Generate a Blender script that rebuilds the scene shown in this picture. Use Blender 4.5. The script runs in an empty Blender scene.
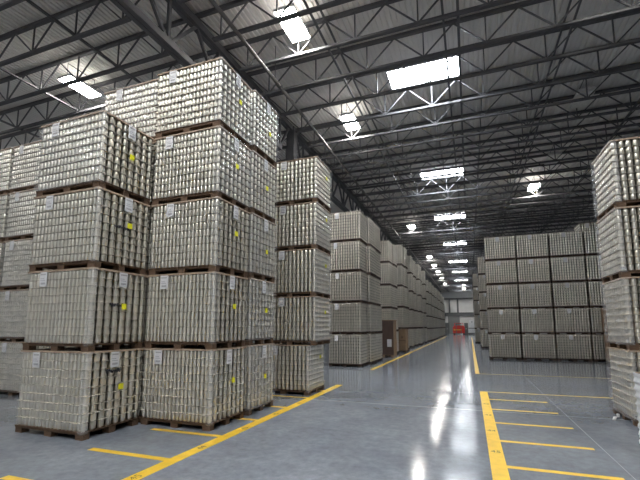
import bpy, math, random
from mathutils import Vector, Matrix
random.seed(7)
C = bpy.context.scene.collection
SC = bpy.context.scene

# ------------------------------------------------------------------ camera
CZ = 1.65
cam = bpy.data.cameras.new('camera')
co = bpy.data.objects.new('camera', cam)
C.objects.link(co)
Xc = Vector((0.94080546, -0.04268443, -0.33624861))
Yc = Vector((0.33893139, 0.10894223, 0.93448226))
Zc = Vector((-0.00325617, -0.99313122, 0.11696054))
right = Vector((Xc[0], Yc[0], Zc[0]))
up = -Vector((Xc[1], Yc[1], Zc[1]))
back = -Vector((Xc[2], Yc[2], Zc[2]))
m = Matrix((right, up, back)).transposed().to_4x4()
m.translation = Vector((0, 0, CZ))
co.matrix_world = m
cam.sensor_fit = 'HORIZONTAL'
cam.sensor_width = 36.0
cam.lens = 386.0 / 640 * 36
cam.shift_x = -10 / 640
cam.shift_y = 41 / 640
cam.clip_end = 300
SC.camera = co
SC.view_settings.view_transform = 'Standard'
SC.view_settings.look = 'None'
SC.view_settings.gamma = 1
SC.view_settings.use_curve_mapping = False
SC.view_settings.exposure = 0.82
SC.cycles.use_denoising = True
SC.cycles.max_bounces = 6
SC.cycles.transparent_max_bounces = 16
SC.cycles.caustics_reflective = False
SC.cycles.sample_clamp_indirect = 4
w = bpy.data.worlds.new('world')
SC.world = w
w.use_nodes = True
w.node_tree.nodes['Background'].inputs[0].default_value = (0.6, 0.65, 0.7, 1)
w.node_tree.nodes['Background'].inputs[1].default_value = 0.3


# ------------------------------------------------------------------ materials
def base(name):
    mt = bpy.data.materials.new(name)
    mt.use_nodes = True
    nt = mt.node_tree
    return mt, nt, nt.nodes['Principled BSDF']


def noise(nt, scale, detail=3, coord='Object', stretch=None, rough=0.55):
    tc = nt.nodes.new('ShaderNodeTexCoord')
    mp = nt.nodes.new('ShaderNodeMapping')
    if stretch:
        mp.inputs['Scale'].default_value = stretch
    nz = nt.nodes.new('ShaderNodeTexNoise')
    nz.inputs['Scale'].default_value = scale
    nz.inputs['Detail'].default_value = detail
    nz.inputs['Roughness'].default_value = rough
    nt.links.new(tc.outputs[coord], mp.inputs[0])
    nt.links.new(mp.outputs[0], nz.inputs['Vector'])
    return nz


def ramp(nt, src, p0, c0, p1, c1):
    r = nt.nodes.new('ShaderNodeValToRGB')
    r.color_ramp.elements[0].position = p0
    r.color_ramp.elements[0].color = (*c0, 1)
    r.color_ramp.elements[1].position = p1
    r.color_ramp.elements[1].color = (*c1, 1)
    nt.links.new(src, r.inputs[0])
    return r


def mat(name, c, rough=0.6, metal=0.0, var=0.12, scale=6, spec=0.5, stretch=None):
    mt, nt, b = base(name)
    nz = noise(nt, scale, stretch=stretch)
    lo = tuple(x * (1 - var) for x in c)
    hi = tuple(min(1, x * (1 + var)) for x in c)
    r = ramp(nt, nz.outputs['Fac'], 0.3, lo, 0.7, hi)
    nt.links.new(r.outputs[0], b.inputs['Base Color'])
    b.inputs['Roughness'].default_value = rough
    b.inputs['Metallic'].default_value = metal
    b.inputs['Specular IOR Level'].default_value = spec
    return mt


def emit(name, c, s):
    mt, nt, b = base(name)
    b.inputs['Base Color'].default_value = (*c, 1)
    b.inputs['Emission Color'].default_value = (*c, 1)
    b.inputs['Emission Strength'].default_value = s
    return mt


def film_mat(name, fac, col, rough, scale):
    mt, nt, b = base(name)
    out = nt.nodes['Material Output']
    b.inputs['Base Color'].default_value = (*col, 1)
    b.inputs['Roughness'].default_value = rough
    b.inputs['Specular IOR Level'].default_value = 0.8
    b.inputs['IOR'].default_value = 1.6
    tr = nt.nodes.new('ShaderNodeBsdfTransparent')
    mx = nt.nodes.new('ShaderNodeMixShader')
    nz = noise(nt, scale, 4, stretch=(1, 1, 3.5))
    r = ramp(nt, nz.outputs['Fac'], 0.35, (fac * 0.35,) * 3, 0.75, (min(1, fac * 1.6),) * 3)
    nt.links.new(r.outputs[0], mx.inputs[0])
    nt.links.new(tr.outputs[0], mx.inputs[1])
    nt.links.new(b.outputs[0], mx.inputs[2])
    nt.links.new(mx.outputs[0], out.inputs['Surface'])
    bp = nt.nodes.new('ShaderNodeBump')
    bp.inputs['Strength'].default_value = 0.35
    bp.inputs['Distance'].default_value = 0.02
    nz2 = noise(nt, scale * 1.5, 3, stretch=(1, 1, 2.5))
    nt.links.new(nz2.outputs['Fac'], bp.inputs['Height'])
    nt.links.new(bp.outputs[0], b.inputs['Normal'])
    return mt


def floor_mat():
    mt, nt, b = base('polished_concrete')
    n1 = noise(nt, 0.9, 6, rough=0.65)
    n2 = noise(nt, 9, 5, rough=0.7)
    r1 = ramp(nt, n1.outputs['Fac'], 0.34, (0.155, 0.175, 0.208), 0.68, (0.24, 0.262, 0.30))
    r2 = ramp(nt, n2.outputs['Fac'], 0.3, (0.78,) * 3, 0.7, (1.14,) * 3)
    mx = nt.nodes.new('ShaderNodeMix')
    mx.data_type = 'RGBA'
    mx.blend_type = 'MULTIPLY'
    mx.inputs['Factor'].default_value = 1
    nt.links.new(r1.outputs[0], mx.inputs['A'])
    nt.links.new(r2.outputs[0], mx.inputs['B'])
    nt.links.new(mx.outputs['Result'], b.inputs['Base Color'])
    rr = nt.nodes.new('ShaderNodeMapRange')
    rr.inputs['To Min'].default_value = 0.085
    rr.inputs['To Max'].default_value = 0.17
    nt.links.new(n1.outputs['Fac'], rr.inputs['Value'])
    nt.links.new(rr.outputs[0], b.inputs['Roughness'])
    b.inputs['Specular IOR Level'].default_value = 0.55
    bp = nt.nodes.new('ShaderNodeBump')
    bp.inputs['Strength'].default_value = 0.03
    bp.inputs['Distance'].default_value = 0.01
    nt.links.new(n2.outputs['Fac'], bp.inputs['Height'])
    nt.links.new(bp.outputs[0], b.inputs['Normal'])
    return mt


M = dict(
    can=mat('brushed_aluminium', (0.89, 0.85, 0.77), 0.29, 0.84, 0.08, 5),
    sheet_shade=mat('shaded_tier_board', (0.2, 0.185, 0.165), 0.8, 0, 0.15, 12),  # tier board darkened to stand in for the shadow gap under each sheet
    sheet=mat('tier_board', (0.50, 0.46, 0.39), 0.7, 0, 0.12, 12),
    wood=mat('pallet_wood', (0.11, 0.07, 0.046), 0.8, 0, 0.35, 9, 0.2, (1, 6, 6)),
    darkwood=mat('darkened_pallet_wood', (0.06, 0.042, 0.032), 0.85, 0, 0.35, 9, 0.2, (1, 6, 6)),  # same wood, with the seam shade of distant stacks put into its colour
    frame=mat('top_frame_wood', (0.34, 0.26, 0.19), 0.7, 0, 0.2, 12, 0.3),
    paper=mat('white_paper', (0.64, 0.64, 0.66), 0.6, 0, 0.05),
    ink=mat('grey_ink', (0.36, 0.36, 0.38), 0.7),
    marker=mat('black_marker', (0.03, 0.03, 0.035), 0.5),
    yellow_tag=mat('yellow_tag', (0.80, 0.78, 0.02), 0.5, 0, 0.04),
    film=film_mat('stretch_film', 0.16, (0.85, 0.86, 0.88), 0.16, 3.0),
    filmw=film_mat('milky_stretch_film', 0.30, (0.55, 0.56, 0.58), 0.25, 3.0),
    filmc=film_mat('crumpled_corner_film', 0.20, (0.92, 0.92, 0.90), 0.15, 7.0),
    filmwhite=mat('white_stretch_film', (0.74, 0.75, 0.78), 0.3, 0, 0.08, 5),
    deck=mat('painted_roof_deck', (0.70, 0.68, 0.655), 0.6, 0, 0.08, 0.7, 0.3),
    steel=mat('dark_grey_steel', (0.075, 0.075, 0.082), 0.5, 0.0, 0.15, 3, 0.5),
    pipe=mat('dark_pipe', (0.08, 0.075, 0.075), 0.4, 0.0, 0.15, 3),
    housing=mat('lamp_housing', (0.55, 0.55, 0.55), 0.5),
    lens=emit('lit_lens', (1.0, 0.965, 0.90), 70),
    deck_fill=emit('added_uplight_glow', (1.0, 0.96, 0.90), 10),  # added glow for the lamp tops, brightens the deck
    lens_off=mat('unlit_lens', (0.62, 0.62, 0.6), 0.4),
    sky=emit('skylight_pane', (0.90, 0.95, 1.0), 32),
    line=mat('yellow_floor_paint', (0.78, 0.50, 0.035), 0.35, 0, 0.12, 7),
    blackpaint=mat('black_stencil_paint', (0.05, 0.045, 0.03), 0.5),
    floor=floor_mat(),
    joint=mat('floor_joint_filler', (0.25, 0.265, 0.29), 0.4),
    wallp=mat('white_wall_panel', (0.66, 0.65, 0.62), 0.6, 0, 0.05, 0.4),
    wallg=mat('grey_wall_panel', (0.42, 0.43, 0.43), 0.6, 0, 0.06, 0.4),
    walld=mat('dark_wall_panel', (0.20, 0.20, 0.19), 0.6, 0, 0.06, 0.4),
    band=mat('dark_band_steel', (0.11, 0.11, 0.11), 0.6),
    card=mat('brown_cardboard', (0.22, 0.14, 0.08), 0.8, 0, 0.1, 5),
    cardk=mat('dark_brown_board', (0.06, 0.034, 0.026), 0.7, 0, 0.15, 5),
    red=mat('red_paint', (0.62, 0.035, 0.03), 0.35, 0, 0.05),
    yel=mat('yellow_paint', (0.75, 0.5, 0.05), 0.4),
    rubber=mat('black_rubber', (0.03, 0.03, 0.03), 0.8),
    greycab=mat('grey_cabinet_paint', (0.12, 0.125, 0.12), 0.5),
    white=mat('white_machine_paint', (0.72, 0.73, 0.74), 0.45),
)


# ------------------------------------------------------------------ mesh helpers
class MB:
    def __init__(s):
        s.v, s.f, s.sm = [], [], []

    def box(s, a, b):
        (x0, y0, z0), (x1, y1, z1) = a, b
        n = len(s.v)
        s.v += [(x0, y0, z0), (x1, y0, z0), (x1, y1, z0), (x0, y1, z0), (x0, y0, z1), (x1, y0, z1), (x1, y1, z1), (x0, y1, z1)]
        s.f += [tuple(n + i for i in q) for q in ((0, 3, 2, 1), (4, 5, 6, 7), (0, 1, 5, 4), (1, 2, 6, 5), (2, 3, 7, 6), (3, 0, 4, 7))]
        s.sm += [False] * 6
        return s

    def cbox(s, c, sz):
        return s.box([c[i] - sz[i] / 2 for i in range(3)], [c[i] + sz[i] / 2 for i in range(3)])

    def bar(s, p, q, wd, ht=None, n=4):
        p, q = Vector(p), Vector(q)
        ht = ht or wd
        d = (q - p).normalized()
        a = Vector((0, 0, 1)) if abs(d.z) < 0.95 else Vector((0, 1, 0))
        e1 = d.cross(a).normalized()
        e2 = d.cross(e1).normalized()
        k = len(s.v)
        off = math.pi / n
        g = 1 / math.cos(math.pi / n) / 2
        for base_p in (p, q):
            for i in range(n):
                t = off + 2 * math.pi * i / n
                s.v.append(tuple(base_p + e1 * wd * g * math.cos(t) + e2 * ht * g * math.sin(t)))
        for i in range(n):
            j = (i + 1) % n
            s.f.append((k + i, k + j, k + n + j, k + n + i))
            s.sm.append(n > 5)
        s.f.append(tuple(k + i for i in reversed(range(n))))
        s.f.append(tuple(k + n + i for i in range(n)))
        s.sm += [False, False]
        return s

    def lathe(s, c, prof, n=12, cap=True):
        k = len(s.v)
        for (r, z) in prof:
            for i in range(n):
                t = 2 * math.pi * i / n
                s.v.append((c[0] + r * math.cos(t), c[1] + r * math.sin(t), c[2] + z))
        for a in range(len(prof) - 1):
            for i in range(n):
                j = (i + 1) % n
                s.f.append((k + a * n + i, k + a * n + j, k + (a + 1) * n + j, k + (a + 1) * n + i))
                s.sm.append(True)
        if cap:
            s.f.append(tuple(k + i for i in reversed(range(n))))
            s.sm.append(False)
        return s

    def quad(s, *p):
        k = len(s.v)
        s.v += [tuple(q) for q in p]
        s.f.append((k, k + 1, k + 2, k + 3))
        s.sm.append(False)
        return s

    def mesh(s, name, material):
        me = bpy.data.meshes.new(name)
        me.from_pydata(s.v, [], s.f)
        me.polygons.foreach_set('use_smooth', s.sm)
        me.materials.append(material)
        me.update()
        return me


def link(name, me, parent=None, loc=(0, 0, 0)):
    o = bpy.data.objects.new(name, me)
    C.objects.link(o)
    o.location = loc
    if parent:
        o.parent = parent
    return o


def tag(o, label, cat, group=None, kind=None):
    o['label'] = label
    o['category'] = cat
    if group:
        o['group'] = group
    if kind:
        o['kind'] = kind
    return o


def thing(name, label, cat, loc=(0, 0, 0), rz=0, group=None):
    o = bpy.data.objects.new(name, None)
    o.empty_display_size = 0.2
    C.objects.link(o)
    o.location = loc
    o.rotation_euler = (0, 0, rz)
    return tag(o, label, cat, group)


def struct(name, mb, material, label=None, cat=None):
    o = link(name, mb.mesh(name, material))
    o['kind'] = 'structure'
    if label:
        o['label'] = label
        o['category'] = cat
    return o


ORD = ['first', 'second', 'third', 'fourth', 'fifth', 'sixth', 'seventh', 'eighth', 'ninth', 'tenth', 'eleventh', 'twelfth',
       'thirteenth', 'fourteenth', 'fifteenth', 'sixteenth', 'seventeenth', 'eighteenth', 'nineteenth', 'twentieth']
TENS = {2: 'twenty', 3: 'thirty', 4: 'forty', 5: 'fifty', 6: 'sixty', 7: 'seventy', 8: 'eighty'}


def ordw(i):                       # 1-based
    if i <= 20:
        return ORD[i - 1]
    t, u = divmod(i, 10)
    if u == 0:
        return TENS[t][:-1] + 'ieth'
    return TENS[t] + '-' + ORD[u - 1]


# ------------------------------------------------------------------ building shell
XL, XR, YB, YF, ZD = -30.0, 30.0, -9.0, 97.0, 10.62
struct('floor', MB().box((XL, YB, -0.2), (XR, YF, 0)), M['floor'], 'polished grey concrete warehouse floor', 'floor')
# corrugated roof deck, flutes running along the aisle
mb = MB()
x = XL
pitch, hgt = 0.152, 0.04
prof = []
while x < XR:
    prof += [(x, 0), (x + 0.08, 0), (x + 0.098, hgt), (x + 0.134, hgt)]
    x += pitch
prof.append((XR, 0))
k = 0
for (px, pz) in prof:
    mb.v += [(px, YB, ZD + pz), (px, YF, ZD + pz)]
for i in range(len(prof) - 1):
    mb.f.append((2 * i, 2 * i + 1, 2 * i + 3, 2 * i + 2))
    mb.sm.append(False)
mb.box((XL, YB, ZD + 0.1), (XR, YF, ZD + 0.3))
struct('ceiling', mb, M['deck'], 'grey corrugated metal roof deck', 'ceiling')
struct('wall_left', MB().box((XL - 0.2, YB, 0), (XL, YF, ZD)), M['wallg'])
struct('wall_right', MB().box((XR, YB, 0), (XR + 0.2, YF, ZD)), M['wallg'])
struct('wall_front', MB().box((XL, YB - 0.2, 0), (XR, YB, ZD)), M['wallg'])
struct('wall_back', MB().box((XL, YF, 0), (XR, YF + 0.2, ZD)), M['wallp'], 'pale panelled end wall across the far end of the aisle', 'wall')
# trim of the far wall
struct('trim_1', MB().box((XL, YF - 0.30, 3.95), (XR, YF - 0.01, 4.85)), M['band'], 'dark horizontal beam across the far wall', 'beam')
struct('trim_2', MB().box((XL, YF - 0.25, 7.9), (XR, YF - 0.01, 8.35)), M['band'], 'upper dark rail across the far wall', 'beam')
struct('trim_3', MB().box((XL, YF - 0.20, 8.4), (XR, YF - 0.01, 9.7)), M['wallg'], 'grey panel band at the top of the far wall', 'panel')
struct('trim_4', MB().box((-4.6, YF - 0.28, 4.85), (-4.25, YF - 0.01, 7.9)), M['band'])
struct('trim_5', MB().box((-2.75, YF - 0.28, 4.85), (-2.35, YF - 0.01, 7.9)), M['band'])
d = struct('door_1', MB().box((-4.9, YF - 0.2, 0), (-2.2, YF - 0.02, 3.95)), M['walld'], 'dark grey roll-up door under the beam of the far wall', 'door')
# saw-cut joints in the floor
struct('trim_6', MB().box((1.605, YB, 0.0), (1.613, 60, 0.0006)), M['joint'])
struct('trim_7', MB().box((XL, 8.36, 0.0), (XR, 8.38, 0.0006)), M['joint'])


# ------------------------------------------------------------------ roof steel
JP, J0 = 1.378, 6.89
ZT, ZBOT = 10.53, 9.64
GX = -7.1


def joist_nodes(x0, x1, first, sgn):
    xs = []
    x = first
    while (x < x1 - 0.9) if sgn > 0 else (x > x0 + 0.9):
        xs.append(x)
        x += 1.74 * sgn
    return sorted(xs)


def joist_meshes(x0, x1, nodes):
    top = MB()
    for s in (-0.026, 0.026):
        top.box((x0, s - 0.027, ZT - 0.04), (x1, s + 0.027, ZT + 0.06))
    bot = MB()
    for s in (-0.026, 0.026):
        bot.box((nodes[0] - 0.25, s - 0.027, ZBOT - 0.035), (nodes[-1] + 0.25, s + 0.027, ZBOT + 0.035))
    webs = []
    tops = [x0 + 0.1] + [(a + b) / 2 for a, b in zip(nodes, nodes[1:])] + [x1 - 0.1]
    for i, nx in enumerate(nodes):
        for tx in (tops[i], nx, tops[i + 1]):
            webs.append(((tx, ZT - 0.03), (nx, ZBOT + 0.02)))
    return top.mesh('top_chord', M['steel']), bot.mesh('bottom_chord', M['steel']), webs


def web_mesh(a, b, wd=0.036):
    return MB().bar((a[0], 0, a[1]), (b[0], 0, b[1]), wd).mesh('web_member', M['steel'])


cn = joist_nodes(GX, 12.9, -0.96 - 1.74 * 3, 1)
ln = joist_nodes(-27.1, GX, -8.25, -1)
ctop, cbot, cw = joist_meshes(GX, 12.9, cn)
ltop, lbot, lw = joist_meshes(-27.1, GX, ln)
cwm = [web_mesh(a, b) for a, b in cw]
lwm = [web_mesh(a, b) for a, b in lw]
mbw = MB()
for a, b in cw:
    mbw.bar((a[0], 0, a[1]), (b[0], 0, b[1]), 0.036)
cw_all = mbw.mesh('web', M['steel'])
for k in range(-2, 65):
    y = J0 + JP * k
    n = k + 3
    j = thing('roof_joist', f'dark steel roof joist over the aisle, {ordw(n)} counting away from the camera', 'joist', (0, y, 0), 0, 'roof joists over the aisle')
    link('top_chord', ctop, j)
    link('bottom_chord', cbot, j)
    if k < 12:
        for me in cwm:
            link('web_member', me, j)
    else:
        link('web', cw_all, j)
    if k < 9:
        j = thing('roof_joist', f'dark steel roof joist left of the girder, {ordw(n)} counting away from the camera', 'joist', (0, y, 0), 0, 'roof joists left of the girder')
        link('top_chord', ltop, j)
        link('bottom_chord', lbot, j)
        for me in lwm:
            if max(v.co.x for v in me.vertices) > -19:
                link('web_member', me, j)
        far = [(a, b) for (a, b), me in zip(lw, lwm) if max(v.co.x for v in me.vertices) <= -19]
        if k == -2:
            mbf = MB()
            for a, b in far:
                mbf.bar((a[0], 0, a[1]), (b[0], 0, b[1]), 0.036)
            lfar = mbf.mesh('web', M['steel'])
        link('web', lfar, j)

# joist girders and columns at the left of the aisle
COLY = [-0.2, 14.8, 29.8, 44.8, 59.8, 74.8, 89.8]


def girder(xg, y0, y1, label, group):
    g = thing('joist_girder', label, 'girder', (xg, y0, 0), 0, group)
    L = y1 - y0
    t = MB()
    for s in (-0.07, 0.07):
        t.box((s - 0.06, 0, 10.24), (s + 0.06, L, 10.46))
    link('top_chord', t.mesh('top_chord', M['steel']), g)
    t = MB()
    for s in (-0.07, 0.07):
        t.box((s - 0.06, 1.0, 8.87), (s + 0.06, L - 1.0, 9.05))
    link('bottom_chord', t.mesh('bottom_chord', M['steel']), g)
    nseg = 6
    st = (L - 2.0) / nseg
    for i in range(nseg + 1):
        yb = 1.0 + st * i
        for yt in (yb - st / 2, yb, yb + st / 2):
            yt = min(max(yt, 0.15), L - 0.15)
            link('web_member', MB().bar((0, yb, 8.98), (0, yt, 10.3), 0.085).mesh('web_member', M['steel']), g)


gl = ['nearest', 'second', 'third', 'fourth', 'fifth', 'sixth']
for i in range(6):
    girder(GX, COLY[i] + 0.20, COLY[i + 1] - 0.20, f'{gl[i]} deep steel girder running away above the left stacks', 'girders along the left column line')
    girder(12.9, COLY[i] + 0.20, COLY[i + 1] - 0.20, f'{gl[i]} deep steel girder running away above the right side', 'girders along the right column line')
for i, cy in enumerate(COLY):
    for (xg, side) in ((GX, 'left'), (12.9, 'right')):
        if side == 'right' and i > 5 or i == 0:
            continue
        c = thing('steel_column', f'dark square steel column on the {side} side, {ordw(i)} from the camera', 'column', (xg, cy, 0), 0, 'steel columns')
        link('shaft', MB().cbox((0, 0, 5.12), (0.36, 0.36, 10.2)).mesh('shaft', M['steel']), c)
        link('base_plate', MB().cbox((0, 0, 0.01), (0.6, 0.6, 0.02)).mesh('base_plate', M['steel']), c)
        link('cap_plate', MB().cbox((0, 0, 10.33), (0.34, 0.34, 0.22)).mesh('cap_plate', M['steel']), c)

# bridging rods and pipes along the aisle
for (bx, bz, wd, lab) in ((-3.55, 9.72, 0.05, 'bridging rod over the left yellow line'), (-0.32, 9.72, 0.06, 'left rod of the close pair above the aisle centre'),
                          (0.05, 9.72, 0.07, 'right rod of the close pair above the aisle centre'), (2.95, 9.72, 0.05, 'bridging rod above the right yellow bays'),
                          (6.1, 9.72, 0.06, 'bridging rod above the right can wall'), (9.4, 9.72, 0.05, 'bridging rod far to the right'),
                          (-3.55, 10.42, 0.05, 'upper bridging rod over the left yellow line'), (2.95, 10.42, 0.05, 'upper bridging rod above the right yellow bays')):
    o = link('bridging_rod', MB().box((bx - wd / 2, 0, bz - wd / 2), (bx + wd / 2, 95, bz + wd / 2)).mesh('bridging_rod', M['steel']))
    tag(o, 'dark steel ' + lab, 'roof brace', 'bridging rods')
for i, (bx, lab) in enumerate(((-10.0, 'bridging rod left of the girder, nearer it'), (-13.5, 'bridging rod left of the girder, middle of three'), (-17.0, 'bridging rod left of the girder, farthest from it'))):
    o = link('bridging_rod', MB().box((bx - 0.03, 0, 9.70), (bx + 0.03, 18, 9.76)).mesh('bridging_rod', M['steel']))
    tag(o, 'dark steel ' + lab, 'roof brace', 'bridging rods')
sp = thing('sprinkler_pipe', 'long dark sprinkler main running away beside the left girder', 'pipe', (-5.5, 0, 9.43))
link('pipe_run', MB().bar((0, 1, 0), (0, 95, 0), 0.11, n=10).mesh('pipe_run', M['pipe']), sp)
for i in range(14):
    link('hanger', MB().bar((0, 3.3 + 6.89 * i, 0), (0, 3.3 + 6.89 * i, ZD - 9.43 + 0.02), 0.02).mesh('hanger', M['steel']), sp)
for i in range(12):
    link('coupling', MB().bar((0, 4 + 6.4 * i, 0), (0, 4.14 + 6.4 * i, 0), 0.15, n=10).mesh('coupling', M['pipe']), sp)

# ------------------------------------------------------------------ lights
hm = MB().box((-0.30, -0.60, 0.03), (0.30, 0.60, 0.11)).box((-0.16, -0.55, 0.11), (0.16, 0.55, 0.17)).mesh('housing', M['housing'])
lm = MB()
for s in (-1, 1):
    lm.box((-0.27, min(s * 0.03, s * 0.57), 0.005), (0.27, max(s * 0.03, s * 0.57), 0.03))
lens_on, lens_off = lm.mesh('lens', M['lens']), lm.mesh('lens', M['lens_off'])
rod = MB()
for s in (-0.5, 0.5):
    rod.bar((0, s, 0.17), (0, s, 0.62), 0.012)
rod.bar((0, -0.5, 0.60), (0, 0.5, 0.60), 0.02)
rodm = rod.mesh('hanger', M['steel'])


um = MB().box((-0.27, -0.55, 0.111), (-0.18, 0.55, 0.116)).box((0.18, -0.55, 0.111), (0.27, 0.55, 0.116)).mesh('added_uplight', M['deck_fill'])  # unseen glowing strips added on the housings to brighten the roof deck


def lamp(x, y, lit, label, group):
    k = round((y - J0) / JP - 0.5) + 0.5
    y = J0 + JP * k
    L = thing('high_bay_light', label, 'ceiling light', (x, y, 9.98), 0, group)
    link('housing', hm, L)
    link('lens', lens_on if lit else lens_off, L)
    link('hanger', rodm, L)
    if lit:
        link('added_uplight', um, L)


lefty = [8.96, 14.5, 32, 47.7, 54, 61.4, 70, 79]
for i, y in enumerate(lefty):
    lamp(-4.3, y, True, f'lit ceiling light over the left yellow line, {ordw(i + 1)} from the camera', 'lit lights over the left line')
lamp(-4.3, 1.8, True, 'lit ceiling light over the left line above the camera, out of frame', 'lit lights near the camera')
lamp(-12.5, 8.4, True, 'lit ceiling light near the top left corner of the photo', 'lit lights at left')
lamp(-12.5, 1.8, True, 'lit ceiling light left of the camera, out of frame', 'lit lights near the camera')
for i, (xx, yy) in enumerate(((-12.5, 14.5), (-12.5, 21), (-12.5, 32), (-12.5, 47), (-20.5, 1.8), (-20.5, 8.4), (-20.5, 14.5), (-20.5, 26), (11.5, 32), (11.5, 47), (4, 60))):  # unseen lamps added for more light on the roof deck
    lamp(xx, yy, True, f'added lit ceiling light hidden behind stacks or out of frame, {ordw(i + 1)} of these', 'added lights hidden from view')
lamp(4.0, 26, True, 'lit ceiling light above the right can wall', 'lit lights at right')
lamp(4.3, 15.9, False, 'unlit ceiling light at the upper right, nearer of two', 'unlit lights')
lamp(4.3, 21.4, False, 'unlit ceiling light at the upper right, farther of two', 'unlit lights')
lamp(4.0, 1.8, True, 'lit ceiling light right of the camera, out of frame', 'lit lights near the camera')
lamp(4.0, 8.96, True, 'added lit ceiling light over the right bays, out of frame', 'lit lights near the camera')  # unseen lamp added to light the can faces from the right
lamp(4.0, -5, True, 'lit ceiling light behind the camera at right, out of frame', 'lit lights near the camera')
lamp(-4.3, -5, True, 'lit ceiling light behind the camera at left, out of frame', 'lit lights near the camera')
lamp(-0.9, 84, True, 'lit ceiling light close to the far wall, nearer of two', 'lit lights by the far wall')
lamp(-0.9, 91, True, 'lit ceiling light close to the far wall, farther of two', 'lit lights by the far wall')

sf = MB()
for s in (-1, 1):
    sf.box((s * 1.22 - 0.03, -0.632, -0.10), (s * 1.22 + 0.03, 0.632, 0.0))
    sf.box((-1.25, s * 0.581 - 0.05, -0.10), (1.25, s * 0.581 + 0.05, 0.0))
sfm = sf.mesh('curb', M['housing'])
sgm = MB().box((-1.19, -0.53, -0.03), (1.19, 0.53, -0.005)).mesh('pane', M['sky'])
for i, y in enumerate((-6.4, 2.6, 12.35, 21.45, 31.1, 41.4, 52.4, 63.5, 74.5, 85)):
    k = round((y * 1.06 - J0) / JP - 0.5) + 0.5
    s = thing('skylight', f'bright rectangular roof skylight, {ordw(i - 1) + " in view" if i > 1 else ORD[1 - i] + " out of view overhead"} from the camera', 'skylight', (-1.18, J0 + JP * k, ZD - 0.002), 0, 'skylights over the aisle')
    link('curb', sfm, s)
    link('pane', sgm, s)

# ------------------------------------------------------------------ floor markings
HL = 0.0008


def paint(label, x0, x1, y0, y1, group):
    o = link('painted_line', MB().box((x0, y0, 0), (x1, y1, HL)).mesh('painted_line', M['line']))
    return tag(o, label, 'floor marking', group)


paint('long yellow floor line along the front of the left stacks', -3.64, -3.46, -2, 10.66, 'yellow aisle lines')
paint('long yellow floor line running away along the far left row', -3.68, -3.52, 14.7, 66, 'yellow aisle lines')
paint('thick yellow floor line at the right of the aisle, nearer length', 0.16, 0.34, -2, 10.78, 'yellow aisle lines')
paint('yellow floor line beside the right can wall, farther length', 0.10, 0.24, 14.6, 60, 'yellow aisle lines')
for i, y in enumerate((3.02, 4.07, 5.165, 6.24, 7.39, 8.54, 9.62)):
    paint(f'short yellow bay line off the left line, {ordw(i + 1)} from the camera', -4.95, -3.64, y - 0.05, y + 0.05, 'yellow bay lines at left')
for i, y in enumerate((4.1, 5.2, 6.3, 7.42, 8.57, 9.69)):
    paint(f'short yellow bay line off the right line, {ordw(i + 1)} from the camera', 0.34, 1.5, y - 0.045, y + 0.045, 'yellow bay lines at right')
paint('long thin yellow cross line closing the right bays', 0.34, 4.6, 10.70, 10.78, 'yellow cross lines')
paint('long thin yellow cross line in front of the right can wall', 0.24, 6.5, 14.6, 14.68, 'yellow cross lines')


def digits(txt, x, y, rz, sz, label):
    cu = bpy.data.curves.new('stencil', 'FONT')
    cu.body = txt
    cu.size = sz
    cu.align_x = cu.align_y = 'CENTER'
    cu.extrude = 0.0004
    o = bpy.data.objects.new('tmp', cu)
    C.objects.link(o)
    dg = bpy.context.evaluated_depsgraph_get()
    me = bpy.data.meshes.new_from_object(o.evaluated_get(dg))
    bpy.data.objects.remove(o)
    me.materials.clear()
    me.materials.append(M['blackpaint'])
    o = link('bay_number', me, None, (x, y, HL + 0.0006))
    o.rotation_euler = (0, 0, rz)
    tag(o, label, 'floor number', 'stencilled bay numbers')


for i, (y, t) in enumerate(((3.5, '45'), (4.62, '44'), (5.7, '43'), (6.8, '42'), (7.9, '41'))):
    digits(t, -3.55, y, math.pi / 2, 0.14, f'small black stencilled bay number on the left yellow line, {ordw(i + 1)} from the camera')
for i, (y, t) in enumerate(((5.75, '45'), (6.85, '44'), (8.0, '43'), (9.1, '42'))):
    digits(t, 0.25, y, 0, 0.13, f'small black stencilled bay number on the right yellow line, {ordw(i + 1)} from the camera')

# ------------------------------------------------------------------ pallets of cans
W, D, H = 1.44, 1.08, 1.28
PZ, NL, LP = 0.115, 9, 0.1263
RAD = {'A': 0.0335, 'C': 0.0445}
CH = 0.1215


def can_profile(kind, lod):
    r = RAD[kind]
    if lod == 0:
        return [(r * 0.84, 0), (r, 0.007), (r, 0.103), (r * 0.88, 0.117), (r * 0.93, CH)], 14
    if lod == 1:
        return [(r * 0.86, 0), (r, 0.008), (r, 0.102), (r * 0.88, CH)], 10
    return [(r * 0.88, 0), (r, 0.010), (r, 0.104), (r * 0.88, CH)], 7


def can_positions(kind):
    """outer cans of one layer; kind A nests in hexagons, kind C stands in a square grid"""
    out = []
    if kind == 'C':
        nx, ny = 13, 10
        px_, py_ = (W - 0.02) / nx, (D - 0.02) / ny
        for r in range(ny):
            for c in range(nx):
                if r in (0, ny - 1) or c in (0, nx - 1):
                    out.append((-W / 2 + 0.01 + px_ * (c + 0.5), -D / 2 + 0.01 + py_ * (r + 0.5), 1))
        return out
    nr, nc = 15, 18
    sx_ = (W - 0.02) / nc
    sy_ = (D - 0.02 - sx_) / (nr - 1)
    for r in range(nr):
        odd = r % 2
        v = -D / 2 + 0.01 + sx_ / 2 + r * sy_
        n = nc - odd
        for c in range(n):
            u = -W / 2 + 0.01 + sx_ / 2 + c * sx_ + odd * sx_ / 2
            if r in (0, nr - 1) or c in (0, n - 1):
                out.append((u, v, 1))
            elif r in (1, nr - 2):
                out.append((u, v, 2))
    return out


POS = {k: can_positions(k) for k in 'AC'}


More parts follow.
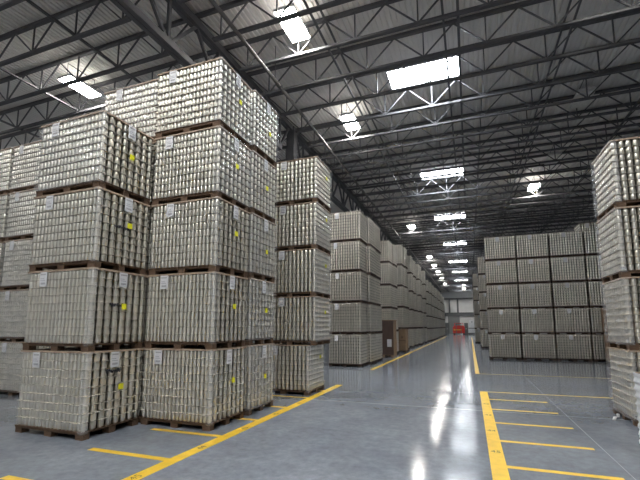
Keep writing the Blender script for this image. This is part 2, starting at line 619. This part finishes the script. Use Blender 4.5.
def corner_set(kind, sx):
    """the 11 cans of a layer that stand nearest the front corner on side sx"""
    pts = sorted([p for p in POS[kind] if p[2] == 1], key=lambda p: (p[0] - sx * W / 2) ** 2 * 0.8 + (p[1] + D / 2) ** 2)
    return [(p[0], p[1]) for p in pts[:11]]


def cans_mesh(kind, lod, skip=(), inner=True):
    mb = MB()
    pr, n = can_profile(kind, lod)
    for L in range(NL):
        z = PZ + L * LP + 0.001
        for (x, y, dp) in POS[kind]:
            if (x, y) in skip or (dp == 2 and not inner):
                continue
            mb.lathe((x, y, z), pr, n, cap=False)
    return mb.mesh('cans', M['can'])


CS = {(k, sx): corner_set(k, sx) for k in 'AC' for sx in (1, -1)}
CM = {('near', k, sx): cans_mesh(k, 0, CS[(k, sx)]) for (k, sx) in (('A', 1), ('C', 1), ('C', -1))}
for k_ in 'AC':
    CM[('mid', k_)] = cans_mesh(k_, 1)
CM[('far', 'C')] = cans_mesh('C', 2, inner=False)
one_can = {k: MB().lathe((0, 0, 0), *can_profile(k, 0)).mesh('can', M['can']) for k in 'AC'}


def sheet_box(mb, z, e=0.0):
    hw, hd = W / 2 - 0.004 + e, D / 2 - 0.004 + e
    return mb.box((-hw, -hd, z), (hw, hd, z + 0.0035))


one_sheet = sheet_box(MB(), 0, 0.003).mesh('tier_sheet', M['sheet'])
mb = MB()
for L in range(1, NL):
    sheet_box(mb, PZ + L * LP - 0.0035)
all_sheets = mb.mesh('tier_sheets', M['sheet'])
all_sheets_shaded = mb.mesh('tier_sheets', M['sheet_shade'])
zt = PZ + NL * LP
mb = MB().box((-W / 2, -D / 2, zt), (W / 2, D / 2, zt + 0.006))
for s in (-1, 1):
    mb.cbox((0, s * (D / 2 - 0.035), zt + 0.017), (W, 0.07, 0.022))
    mb.cbox((s * (W / 2 - 0.035), 0, zt + 0.017), (0.07, D - 0.14, 0.022))
top_frame = mb.mesh('top_frame', M['frame'])
top_frame_d = mb.mesh('top_frame', M['sheet'])
# pallet: deck, nine blocks, bottom boards
mb = MB()
for i in range(9):
    bx = -W / 2 + 0.005 + i * (W - 0.01) / 9
    mb.box((bx, -D / 2 + 0.01, 0.090), (bx + (W - 0.01) / 9 - 0.012, D / 2 - 0.01, 0.110))
mb.box((-W / 2, -D / 2, 0.109), (W / 2, D / 2, 0.114))
for s in (-1, 0, 1):
    mb.cbox((0, s * (D / 2 - 0.075), 0.0805), (W - 0.02, 0.12, 0.019))
deckm = mb.mesh('deck', M['wood'])
blockm = MB().cbox((0, 0, 0.0355), (0.14, 0.12, 0.071)).mesh('block', M['wood'])
BLK = [(a * (W / 2 - 0.085), b * (D / 2 - 0.075)) for a in (-1, 0, 1) for b in (-1, 0, 1)]
mb = MB()
mb.box((-W / 2, -D / 2, 0.088), (W / 2, D / 2, 0.114))
for s in (-1, 0, 1):
    mb.cbox((0, s * (D / 2 - 0.075), 0.0805), (W - 0.02, 0.12, 0.021))
for (bx, by) in BLK:
    mb.cbox((bx, by, 0.0355), (0.14, 0.12, 0.071))
pallet_all = mb.mesh('pallet', M['wood'])
pallet_dark = mb.mesh('pallet', M['darkwood'])
# paper placard with printed strips (hangs from the top frame), and the yellow tag
pm = MB().box((-0.08, -0.004, -0.235), (0.08, 0, 0)).mesh('placard', M['paper'])
ik = MB()
for z0, z1, x0, x1 in ((-0.05, -0.025, -0.06, 0.06), (-0.11, -0.10, -0.06, 0.02), (-0.14, -0.13, -0.06, 0.05), (-0.20, -0.17, -0.05, 0.05)):
    ik.box((x0, -0.0052, z0), (x1, -0.0042, z1))
inkm = ik.mesh('print', M['ink'])
ym = MB().box((-0.048, -0.004, -0.045), (0.048, 0, 0.045)).mesh('yellow_tag', M['yellow_tag'])


def film_mesh(kind, sx, seed):
    """puckered stretch film: follows the front corner on side sx; kind 'side' covers the whole side face, 'corner' only a strip, 'front' the front"""
    rnd = random.Random(seed)
    e = 0.016
    X, Y = W / 2 + e, D / 2 + e
    path = []
    if kind == 'front':
        path = [(sx * X * (1 - 2 * t / 16), -Y) for t in range(0, 17)]
    else:
        f = 0.11 if kind == 'side' else 0.085
        path = [(sx * (X - f * (1 - t / 4)), -Y) for t in range(4)]
        path += [(sx * (X - 0.012), -Y + 0.004), (sx * (X - 0.002), -Y + 0.016)]
        ly = 2 * Y if kind == 'side' else 0.09
        ns = 16 if kind == 'side' else 4
        path += [(sx * X, -Y + 0.03 + (ly - 0.03) * t / ns) for t in range(ns + 1)]
    nz = 72
    z0, z1 = 0.085, zt + 0.02
    mb = MB()
    nrow = len(path)
    for j in range(nz + 1):
        z = z0 + (z1 - z0) * j / nz
        ph = ((z - PZ) / LP) % 1.0
        bulge = 0.007 * math.cos(2 * math.pi * ph)
        for i, (px, py) in enumerate(path):
            dd = bulge + rnd.uniform(-0.005, 0.005)
            nx_, ny_ = (sx, 0) if abs(py + Y) > 0.02 else (0, -1)
            mb.v.append((px + nx_ * dd, py + ny_ * dd, z))
    for j in range(nz):
        for i in range(nrow - 1):
            a = j * nrow + i
            q = (a, a + 1, a + nrow + 1, a + nrow)
            mb.f.append(q if sx > 0 else q[::-1])
            mb.sm.append(True)
    return mb


FM = {}


def film(parent, kind, sx, matname, label=None):
    key = (kind, sx, matname)
    if key not in FM:
        FM[key] = film_mesh(kind, sx, len(FM) + 3).mesh('stretch_wrap', M[matname])
    o = link('stretch_wrap', FM[key], parent)
    if label:
        o['label'] = label
    return o


def scribble(parent, y0, z0, seed):
    rnd = random.Random(seed)
    mb = MB()
    pts = [(W / 2 + 0.018, y0 + c * 0.014 + rnd.uniform(-0.01, 0.01), z0 + (-1) ** c * rnd.uniform(0.005, 0.035)) for c in range(22)]
    for a, b in zip(pts, pts[1:]):
        mb.bar(a, b, 0.012)
    o = link('marker_scribble', mb.mesh('marker_scribble', M['marker']), parent)
    o['label'] = 'black marker scribble'


LEVELS = {4: ['lowest', 'second-lowest', 'second-highest', 'topmost'],
          5: ['lowest', 'second-lowest', 'middle', 'second-highest', 'topmost'], 1: ['single']}


def unit(x, y, z, h, rz, lod, sx, label, group, placard=True, tagged=False, side_placard=False, kind='A'):
    u = thing('can_pallet', label, 'pallet of cans', (x, y, z), rz, group)
    u.scale = (1, 1, h / H)
    if lod == 'near':
        p = link('pallet', deckm, u)
        for (bx, by) in BLK:
            link('block', blockm, p, (bx, by, 0))
        c = link('cans', CM[('near', kind, sx)], u)
        c['kind'] = 'stuff'
        for L in range(NL):
            for (cx, cy) in CS[(kind, sx)]:
                link('can', one_can[kind], u, (cx, cy, PZ + L * LP + 0.001))
            if L:
                link('tier_sheet', one_sheet, u, (0, 0, PZ + L * LP - 0.0035))
    else:
        link('pallet', pallet_all if kind == 'A' else pallet_dark, u)
        c = link('cans', CM[(lod, kind)], u)
        c['kind'] = 'stuff'
        link('tier_sheets', all_sheets if kind == 'A' else all_sheets_shaded, u)
    link('top_frame', top_frame if kind == 'A' or lod == 'near' else top_frame_d, u)
    if placard:
        o = link('placard', pm, u, (random.uniform(-0.38, -0.26) if placard is True else placard, -D / 2 - 0.006, zt))
        if lod == 'near':
            link('print', inkm, o)
    if side_placard:
        o = link('placard', pm, u, (W / 2 + 0.024, -0.02 + random.uniform(-0.05, 0.05), zt))
        o.rotation_euler = (0, 0, math.pi / 2)
        link('print', inkm, o)
    if tagged:
        o = link('tag', ym, u, (W / 2 + 0.026, tagged[0], tagged[1]))
        o.rotation_euler = (0, 0, math.pi / 2)
        o['label'] = 'yellow paper tag'
    return u


def stack(x0, yf, n, h, lod, sx, desc, group, jit=0.02, rot=0.012, tagz=None, side_placard=False, shifts=None, placard=True, dxz=0.0, kind='A'):
    """x0: X of the aisle-side face, sx: which side faces the aisle, yf: Y of the front face"""
    us = []
    for i in range(n):
        s = shifts[i] if shifts else random.uniform(-jit, jit)
        xc = x0 - sx * W / 2 + s + dxz * i
        yc = yf + D / 2 + random.uniform(-0.6, 0.6) * min(jit, 0.015)
        lv = LEVELS.get(n, ORD)[i]
        lab = f'{lv} can pallet in {desc}'
        tg = None
        if tagz:
            tg = (random.uniform(0.0, 0.12), tagz + random.uniform(-0.05, 0.05))
        us.append(unit(xc, yc, i * h, h, random.uniform(-rot, rot), lod, sx, lab, group, placard, tg, side_placard, kind))
    return us


G1 = 'can pallets of the near left stacks'
s1 = stack(-5.36, 4.27, 4, 1.285, 'near', 1, 'the four-high stack at the left front', G1, 0.008, 0.008, 0.74, True)
for u in s1:
    u.scale = (1.04, 0.97, u.scale[2])
    u.location.x -= 0.06
for i, u in enumerate(s1):
    film(u, 'corner', 1, 'filmc')
    if i in (0, 1, 2):
        scribble(u, -0.22, 0.72 if i else 0.96, i + 5)
film(s1[3], 'front', 1, 'film')
s2 = stack(-3.94, 5.29, 5, 1.285, 'near', 1, 'the tall stack right of the front stack', G1, 0.012, 0.01, 0.74, True)
for i, u in enumerate(s2):
    film(u, 'side' if i > 2 else 'corner', 1, 'film' if i > 2 else 'filmc')
    u.scale = (1, 0.94, u.scale[2])
s2b = stack(-3.95, 6.43, 5, 1.30, 'near', 1, 'the slim stack behind the tallest left stack', G1, 0.012, 0.01, 0.62, True)
for u in s2b:
    u.scale = (1, 0.92, u.scale[2])
    film(u, 'side', 1, 'film')
s2l = stack(-5.43, 5.42, 5, 1.285, 'mid', 1, 'the half-hidden stack left of the tall one', G1, 0.01, 0.008)
film(s2l[4], 'front', 1, 'film')
l0 = stack(-9.95, 6.45, 5, 1.30, 'mid', 1, 'the dim stack behind the front stack, far left', G1, 0.02, 0.01)
l1 = stack(-11.50, 6.45, 5, 1.30, 'mid', 1, 'the stack cut off by the left picture edge', G1, 0.02, 0.01)
for u in l0 + l1:
    film(u, 'front', 1, 'film')
s3 = stack(-3.56, 8.79, 5, 1.20, 'near', 1, 'the lone stack near the end of the left yellow line', G1, 0.01, 0.012, 0.9, False, [-0.14, 0.03, 0.03, 0.04, 0.06], -0.22, kind='C')
for u in s3:
    film(u, 'side', 1, 'film')

# far left row
G2 = 'can pallets of the far left row'
ROW = []
for y in (15.45, 16.62, 17.8):
    ROW.append((y, 1.31, 'mid'))
for y in (22.2, 23.35):
    ROW.append((y, 1.34, 'mid'))
y = 26.2
i = 0
while y < 40:
    ROW.append((y, 1.45, 'far'))
    i += 1
    y += 1.2 if i % 3 else 2.1
y = 43.6
i = 0
while y < 74:
    ROW.append((y, 1.35, 'far'))
    i += 1
    y += 1.22 if i % 4 else 2.4
for i, (y, h, lod) in enumerate(ROW):
    nw = ordw(i + 1)
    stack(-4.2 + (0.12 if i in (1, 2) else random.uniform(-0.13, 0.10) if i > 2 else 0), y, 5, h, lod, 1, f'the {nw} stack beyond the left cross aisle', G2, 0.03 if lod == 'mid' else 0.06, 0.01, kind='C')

# block of cans right of the aisle
G3 = 'can pallets of the right can wall'
cols = ['leftmost', 'second', 'third', 'fourth', 'fifth']
for c in range(5):
    desc = f'the {cols[c]} front column of the right can wall'
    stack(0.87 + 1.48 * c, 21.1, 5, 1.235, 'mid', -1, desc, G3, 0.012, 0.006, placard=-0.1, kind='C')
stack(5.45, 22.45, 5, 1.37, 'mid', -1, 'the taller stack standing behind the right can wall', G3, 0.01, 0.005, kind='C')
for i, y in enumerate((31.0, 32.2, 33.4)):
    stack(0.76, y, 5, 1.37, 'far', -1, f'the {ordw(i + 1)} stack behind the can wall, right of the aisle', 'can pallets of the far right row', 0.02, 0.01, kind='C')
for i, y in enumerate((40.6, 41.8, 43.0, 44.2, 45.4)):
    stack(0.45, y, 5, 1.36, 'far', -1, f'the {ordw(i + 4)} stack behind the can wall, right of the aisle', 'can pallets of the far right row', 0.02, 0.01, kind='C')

# right front stack
rs = stack(2.49, 7.9, 4, 1.238, 'near', -1, 'the tall stack at the right picture edge', 'can pallets of the right edge stack', 0.01, 0.012, placard=False, kind='C')
for u in rs:
    film(u, 'side', -1, 'filmw', 'milky stretch film')
# single white wrapped pallet in front of it
nn = unit(2.10 + W / 2, 5.42 + D / 2, 0, 1.02, -0.01, 'near', -1, 'single pallet in white stretch wrap, cut by the right picture edge', 'can pallets of the right edge stack', False, kind='C')
film(nn, 'side', -1, 'filmwhite', 'white stretch wrap')
film(nn, 'front', -1, 'filmwhite', 'white stretch wrap')
# loose tail of film on the floor
mb = MB()
pts = [(2.30, 8.25, 0.012), (2.36, 8.4, 0.035), (2.44, 8.5, 0.02), (2.47, 8.62, 0.05)]
for a, b in zip(pts, pts[1:]):
    mb.bar(a, b, 0.05, 0.014, 6)
tag(link('film_tail', mb.mesh('film_tail', M['housing'])), 'crumpled tail of white film on the floor at the right stack', 'plastic film')

# ------------------------------------------------------------------ crates and boxes beside the stacks
cr = thing('brown_crate', 'tall dark brown crate with a white placard in the left row', 'crate', (-4.22, 20.95, 0))
link('front_panel', MB().box((-0.30, 0, 0.12), (0.30, 0.05, 1.95)).mesh('front_panel', M['cardk']), cr)
link('side_panel', MB().box((0.25, 0.05, 0.12), (0.30, 1.0, 1.95)).mesh('side_panel', M['card']), cr)
link('side_panel', MB().box((-0.30, 0.05, 0.12), (-0.25, 1.0, 1.95)).mesh('side_panel', M['cardk']), cr)
link('back_panel', MB().box((-0.25, 0.95, 0.12), (0.25, 1.0, 1.95)).mesh('back_panel', M['cardk']), cr)
link('lid', MB().box((-0.33, -0.02, 1.95), (0.33, 1.03, 1.99)).mesh('lid', M['card']), cr)
link('base', MB().box((-0.30, 0, 0.10), (0.30, 1.0, 0.12)).box((-0.30, 0, 0), (-0.18, 1, 0.10)).box((0.18, 0, 0), (0.30, 1, 0.10)).mesh('base', M['card']), cr)
link('placard', MB().box((-0.04, -0.006, 0.55), (0.20, 0, 0.95)).mesh('placard', M['paper']), cr)


def carton(x, y, z, sx, sy, sz, label, group=None, m_='card'):
    c = thing('cardboard_box', label, 'box', (x, y, z), 0, group)
    link('carton', MB().box((-sx / 2, 0, 0.12), (sx / 2, sy, sz)).mesh('carton', M[m_]), c)
    p = MB()
    for s in (-1, 0, 1):
        p.cbox((s * (sx / 2 - 0.06), sy / 2, 0.05), (0.12, sy, 0.10))
    p.box((-sx / 2, 0, 0.10), (sx / 2, sy, 0.12))
    link('pallet', p.mesh('pallet', M['darkwood']), c)
    f = MB()
    f.box((-sx / 2 + 0.02, -0.003, sz * 0.50), (sx / 2 - 0.02, 0, sz * 0.53))
    for s in (-0.25, 0.2):
        f.box((s * sx - 0.03, -0.003, sz * 0.62), (s * sx + 0.07, 0, sz * 0.7))
    link('tape', f.mesh('tape', M['wood']), c)
    l = MB().box((-sx / 2 - 0.012, -0.012, sz), (sx / 2 + 0.012, sy + 0.012, sz + 0.015))
    link('lid', l.mesh('lid', M['card']), c)


carton(-4.30, 24.95, 0, 0.85, 1.05, 1.45, 'tan cardboard box on the floor at the foot of the left row')
carton(6.26, 19.5, 0, 1.3, 1.05, 1.25, 'brown cardboard box on the floor behind the right edge stack', 'cardboard boxes behind the right stack')
carton(6.23, 19.5, 1.265, 1.3, 1.05, 1.15, 'brown cardboard box resting on another behind the right stack', 'cardboard boxes behind the right stack')

# ------------------------------------------------------------------ far end of the aisle
ft = thing('forklift', 'red forklift parked at the far end of the aisle', 'forklift', (-2.1, 80.2, 0))
link('body', MB().box((-0.95, 0.35, 0.25), (0.95, 2.3, 1.05)).box((-0.95, 1.3, 1.05), (0.95, 2.3, 1.75)).box((-1.1, 0.05, 0.25), (1.1, 0.35, 1.55)).mesh('body', M['red']), ft)
g = MB()
for sx_ in (-0.8, 0.8):
    g.bar((sx_, 0.5, 1.05), (sx_, 0.75, 2.2), 0.09)
    g.bar((sx_, 2.1, 1.4), (sx_, 1.9, 2.2), 0.09)
for i in range(6):
    g.bar((-0.85, 0.75 + i * 0.23, 2.2), (0.85, 0.75 + i * 0.23, 2.2), 0.07)
link('overhead_guard', g.mesh('overhead_guard', M['red']), ft)
g = MB()
for sx_ in (-0.45, 0.45):
    g.box((sx_ - 0.06, -0.12, 0.15), (sx_ + 0.06, 0.03, 2.15))
g.box((-0.5, -0.12, 2.05), (0.5, 0.0, 2.15))
link('mast', g.mesh('mast', M['band']), ft)
link('load_backrest', MB().box((-0.9, -0.2, 0.85), (0.5, -0.13, 0.97)).box((-0.9, -0.2, 0.78), (-0.78, -0.13, 1.1)).mesh('load_backrest', M['yel']), ft)['label'] = 'yellow load backrest'
for sx_ in (-0.3, 0.3):
    link('fork', MB().box((sx_ - 0.06, -1.25, 0.06), (sx_ + 0.06, -0.13, 0.11)).mesh('fork', M['band']), ft)
for sx_ in (-0.88, 0.88):
    for yy in (0.55, 1.95):
        link('wheel', MB().bar((sx_ - 0.13, yy, 0.32), (sx_ + 0.13, yy, 0.32), 0.63, n=16).mesh('wheel', M['rubber']), ft)
link('seat', MB().box((-0.25, 1.0, 1.05), (0.25, 1.5, 1.2)).box((-0.25, 1.4, 1.2), (0.25, 1.5, 1.7)).mesh('seat', M['rubber']), ft)


def cabinet(x, y, sx, sy, sz, label):
    c = thing('cabinet', label, 'cabinet', (x, y, 0))
    link('body', MB().box((-sx / 2, 0, 0), (sx / 2, sy, sz)).mesh('body', M['greycab']), c)
    for s in (-1, 1):
        dr = link('door', MB().box((min(s * 0.01, s * (sx / 2 - 0.02)), -0.03, 0.08), (max(s * 0.01, s * (sx / 2 - 0.02)), 0, sz - 0.05)).mesh('door', M['greycab']), c)
        link('handle', MB().box((s * 0.06 - 0.015, -0.06, sz * 0.45), (s * 0.06 + 0.015, -0.03, sz * 0.55)).mesh('handle', M['white']), dr)


cabinet(-4.25, 80.5, 0.75, 0.8, 2.3, 'dark grey cabinet left of the red forklift')
cabinet(-0.72, 81.0, 0.7, 0.8, 2.25, 'dark grey cabinet right of the red forklift')
wm = thing('white_machine', 'white wrapping machine at the far right end of the aisle', 'machine', (0.35, 79.5, 0))
link('base', MB().box((-0.7, 0, 0), (0.8, 1.6, 0.35)).mesh('base', M['greycab']), wm)
link('body', MB().box((-0.65, 0.05, 0.35), (0.75, 1.5, 1.15)).box((-0.6, 0.1, 1.3), (0.7, 1.4, 2.1)).mesh('body', M['white']), wm)
link('rail', MB().box((-0.68, 0.02, 1.15), (0.78, 1.52, 1.30)).mesh('rail', M['greycab']), wm)
link('top_cover', MB().box((-0.5, 0.2, 2.1), (0.4, 1.2, 2.8)).mesh('top_cover', M['white']), wm)
link('panel', MB().box((-0.1, 0.17, 2.3), (0.12, 0.2, 2.55)).mesh('panel', M['ink']), wm)
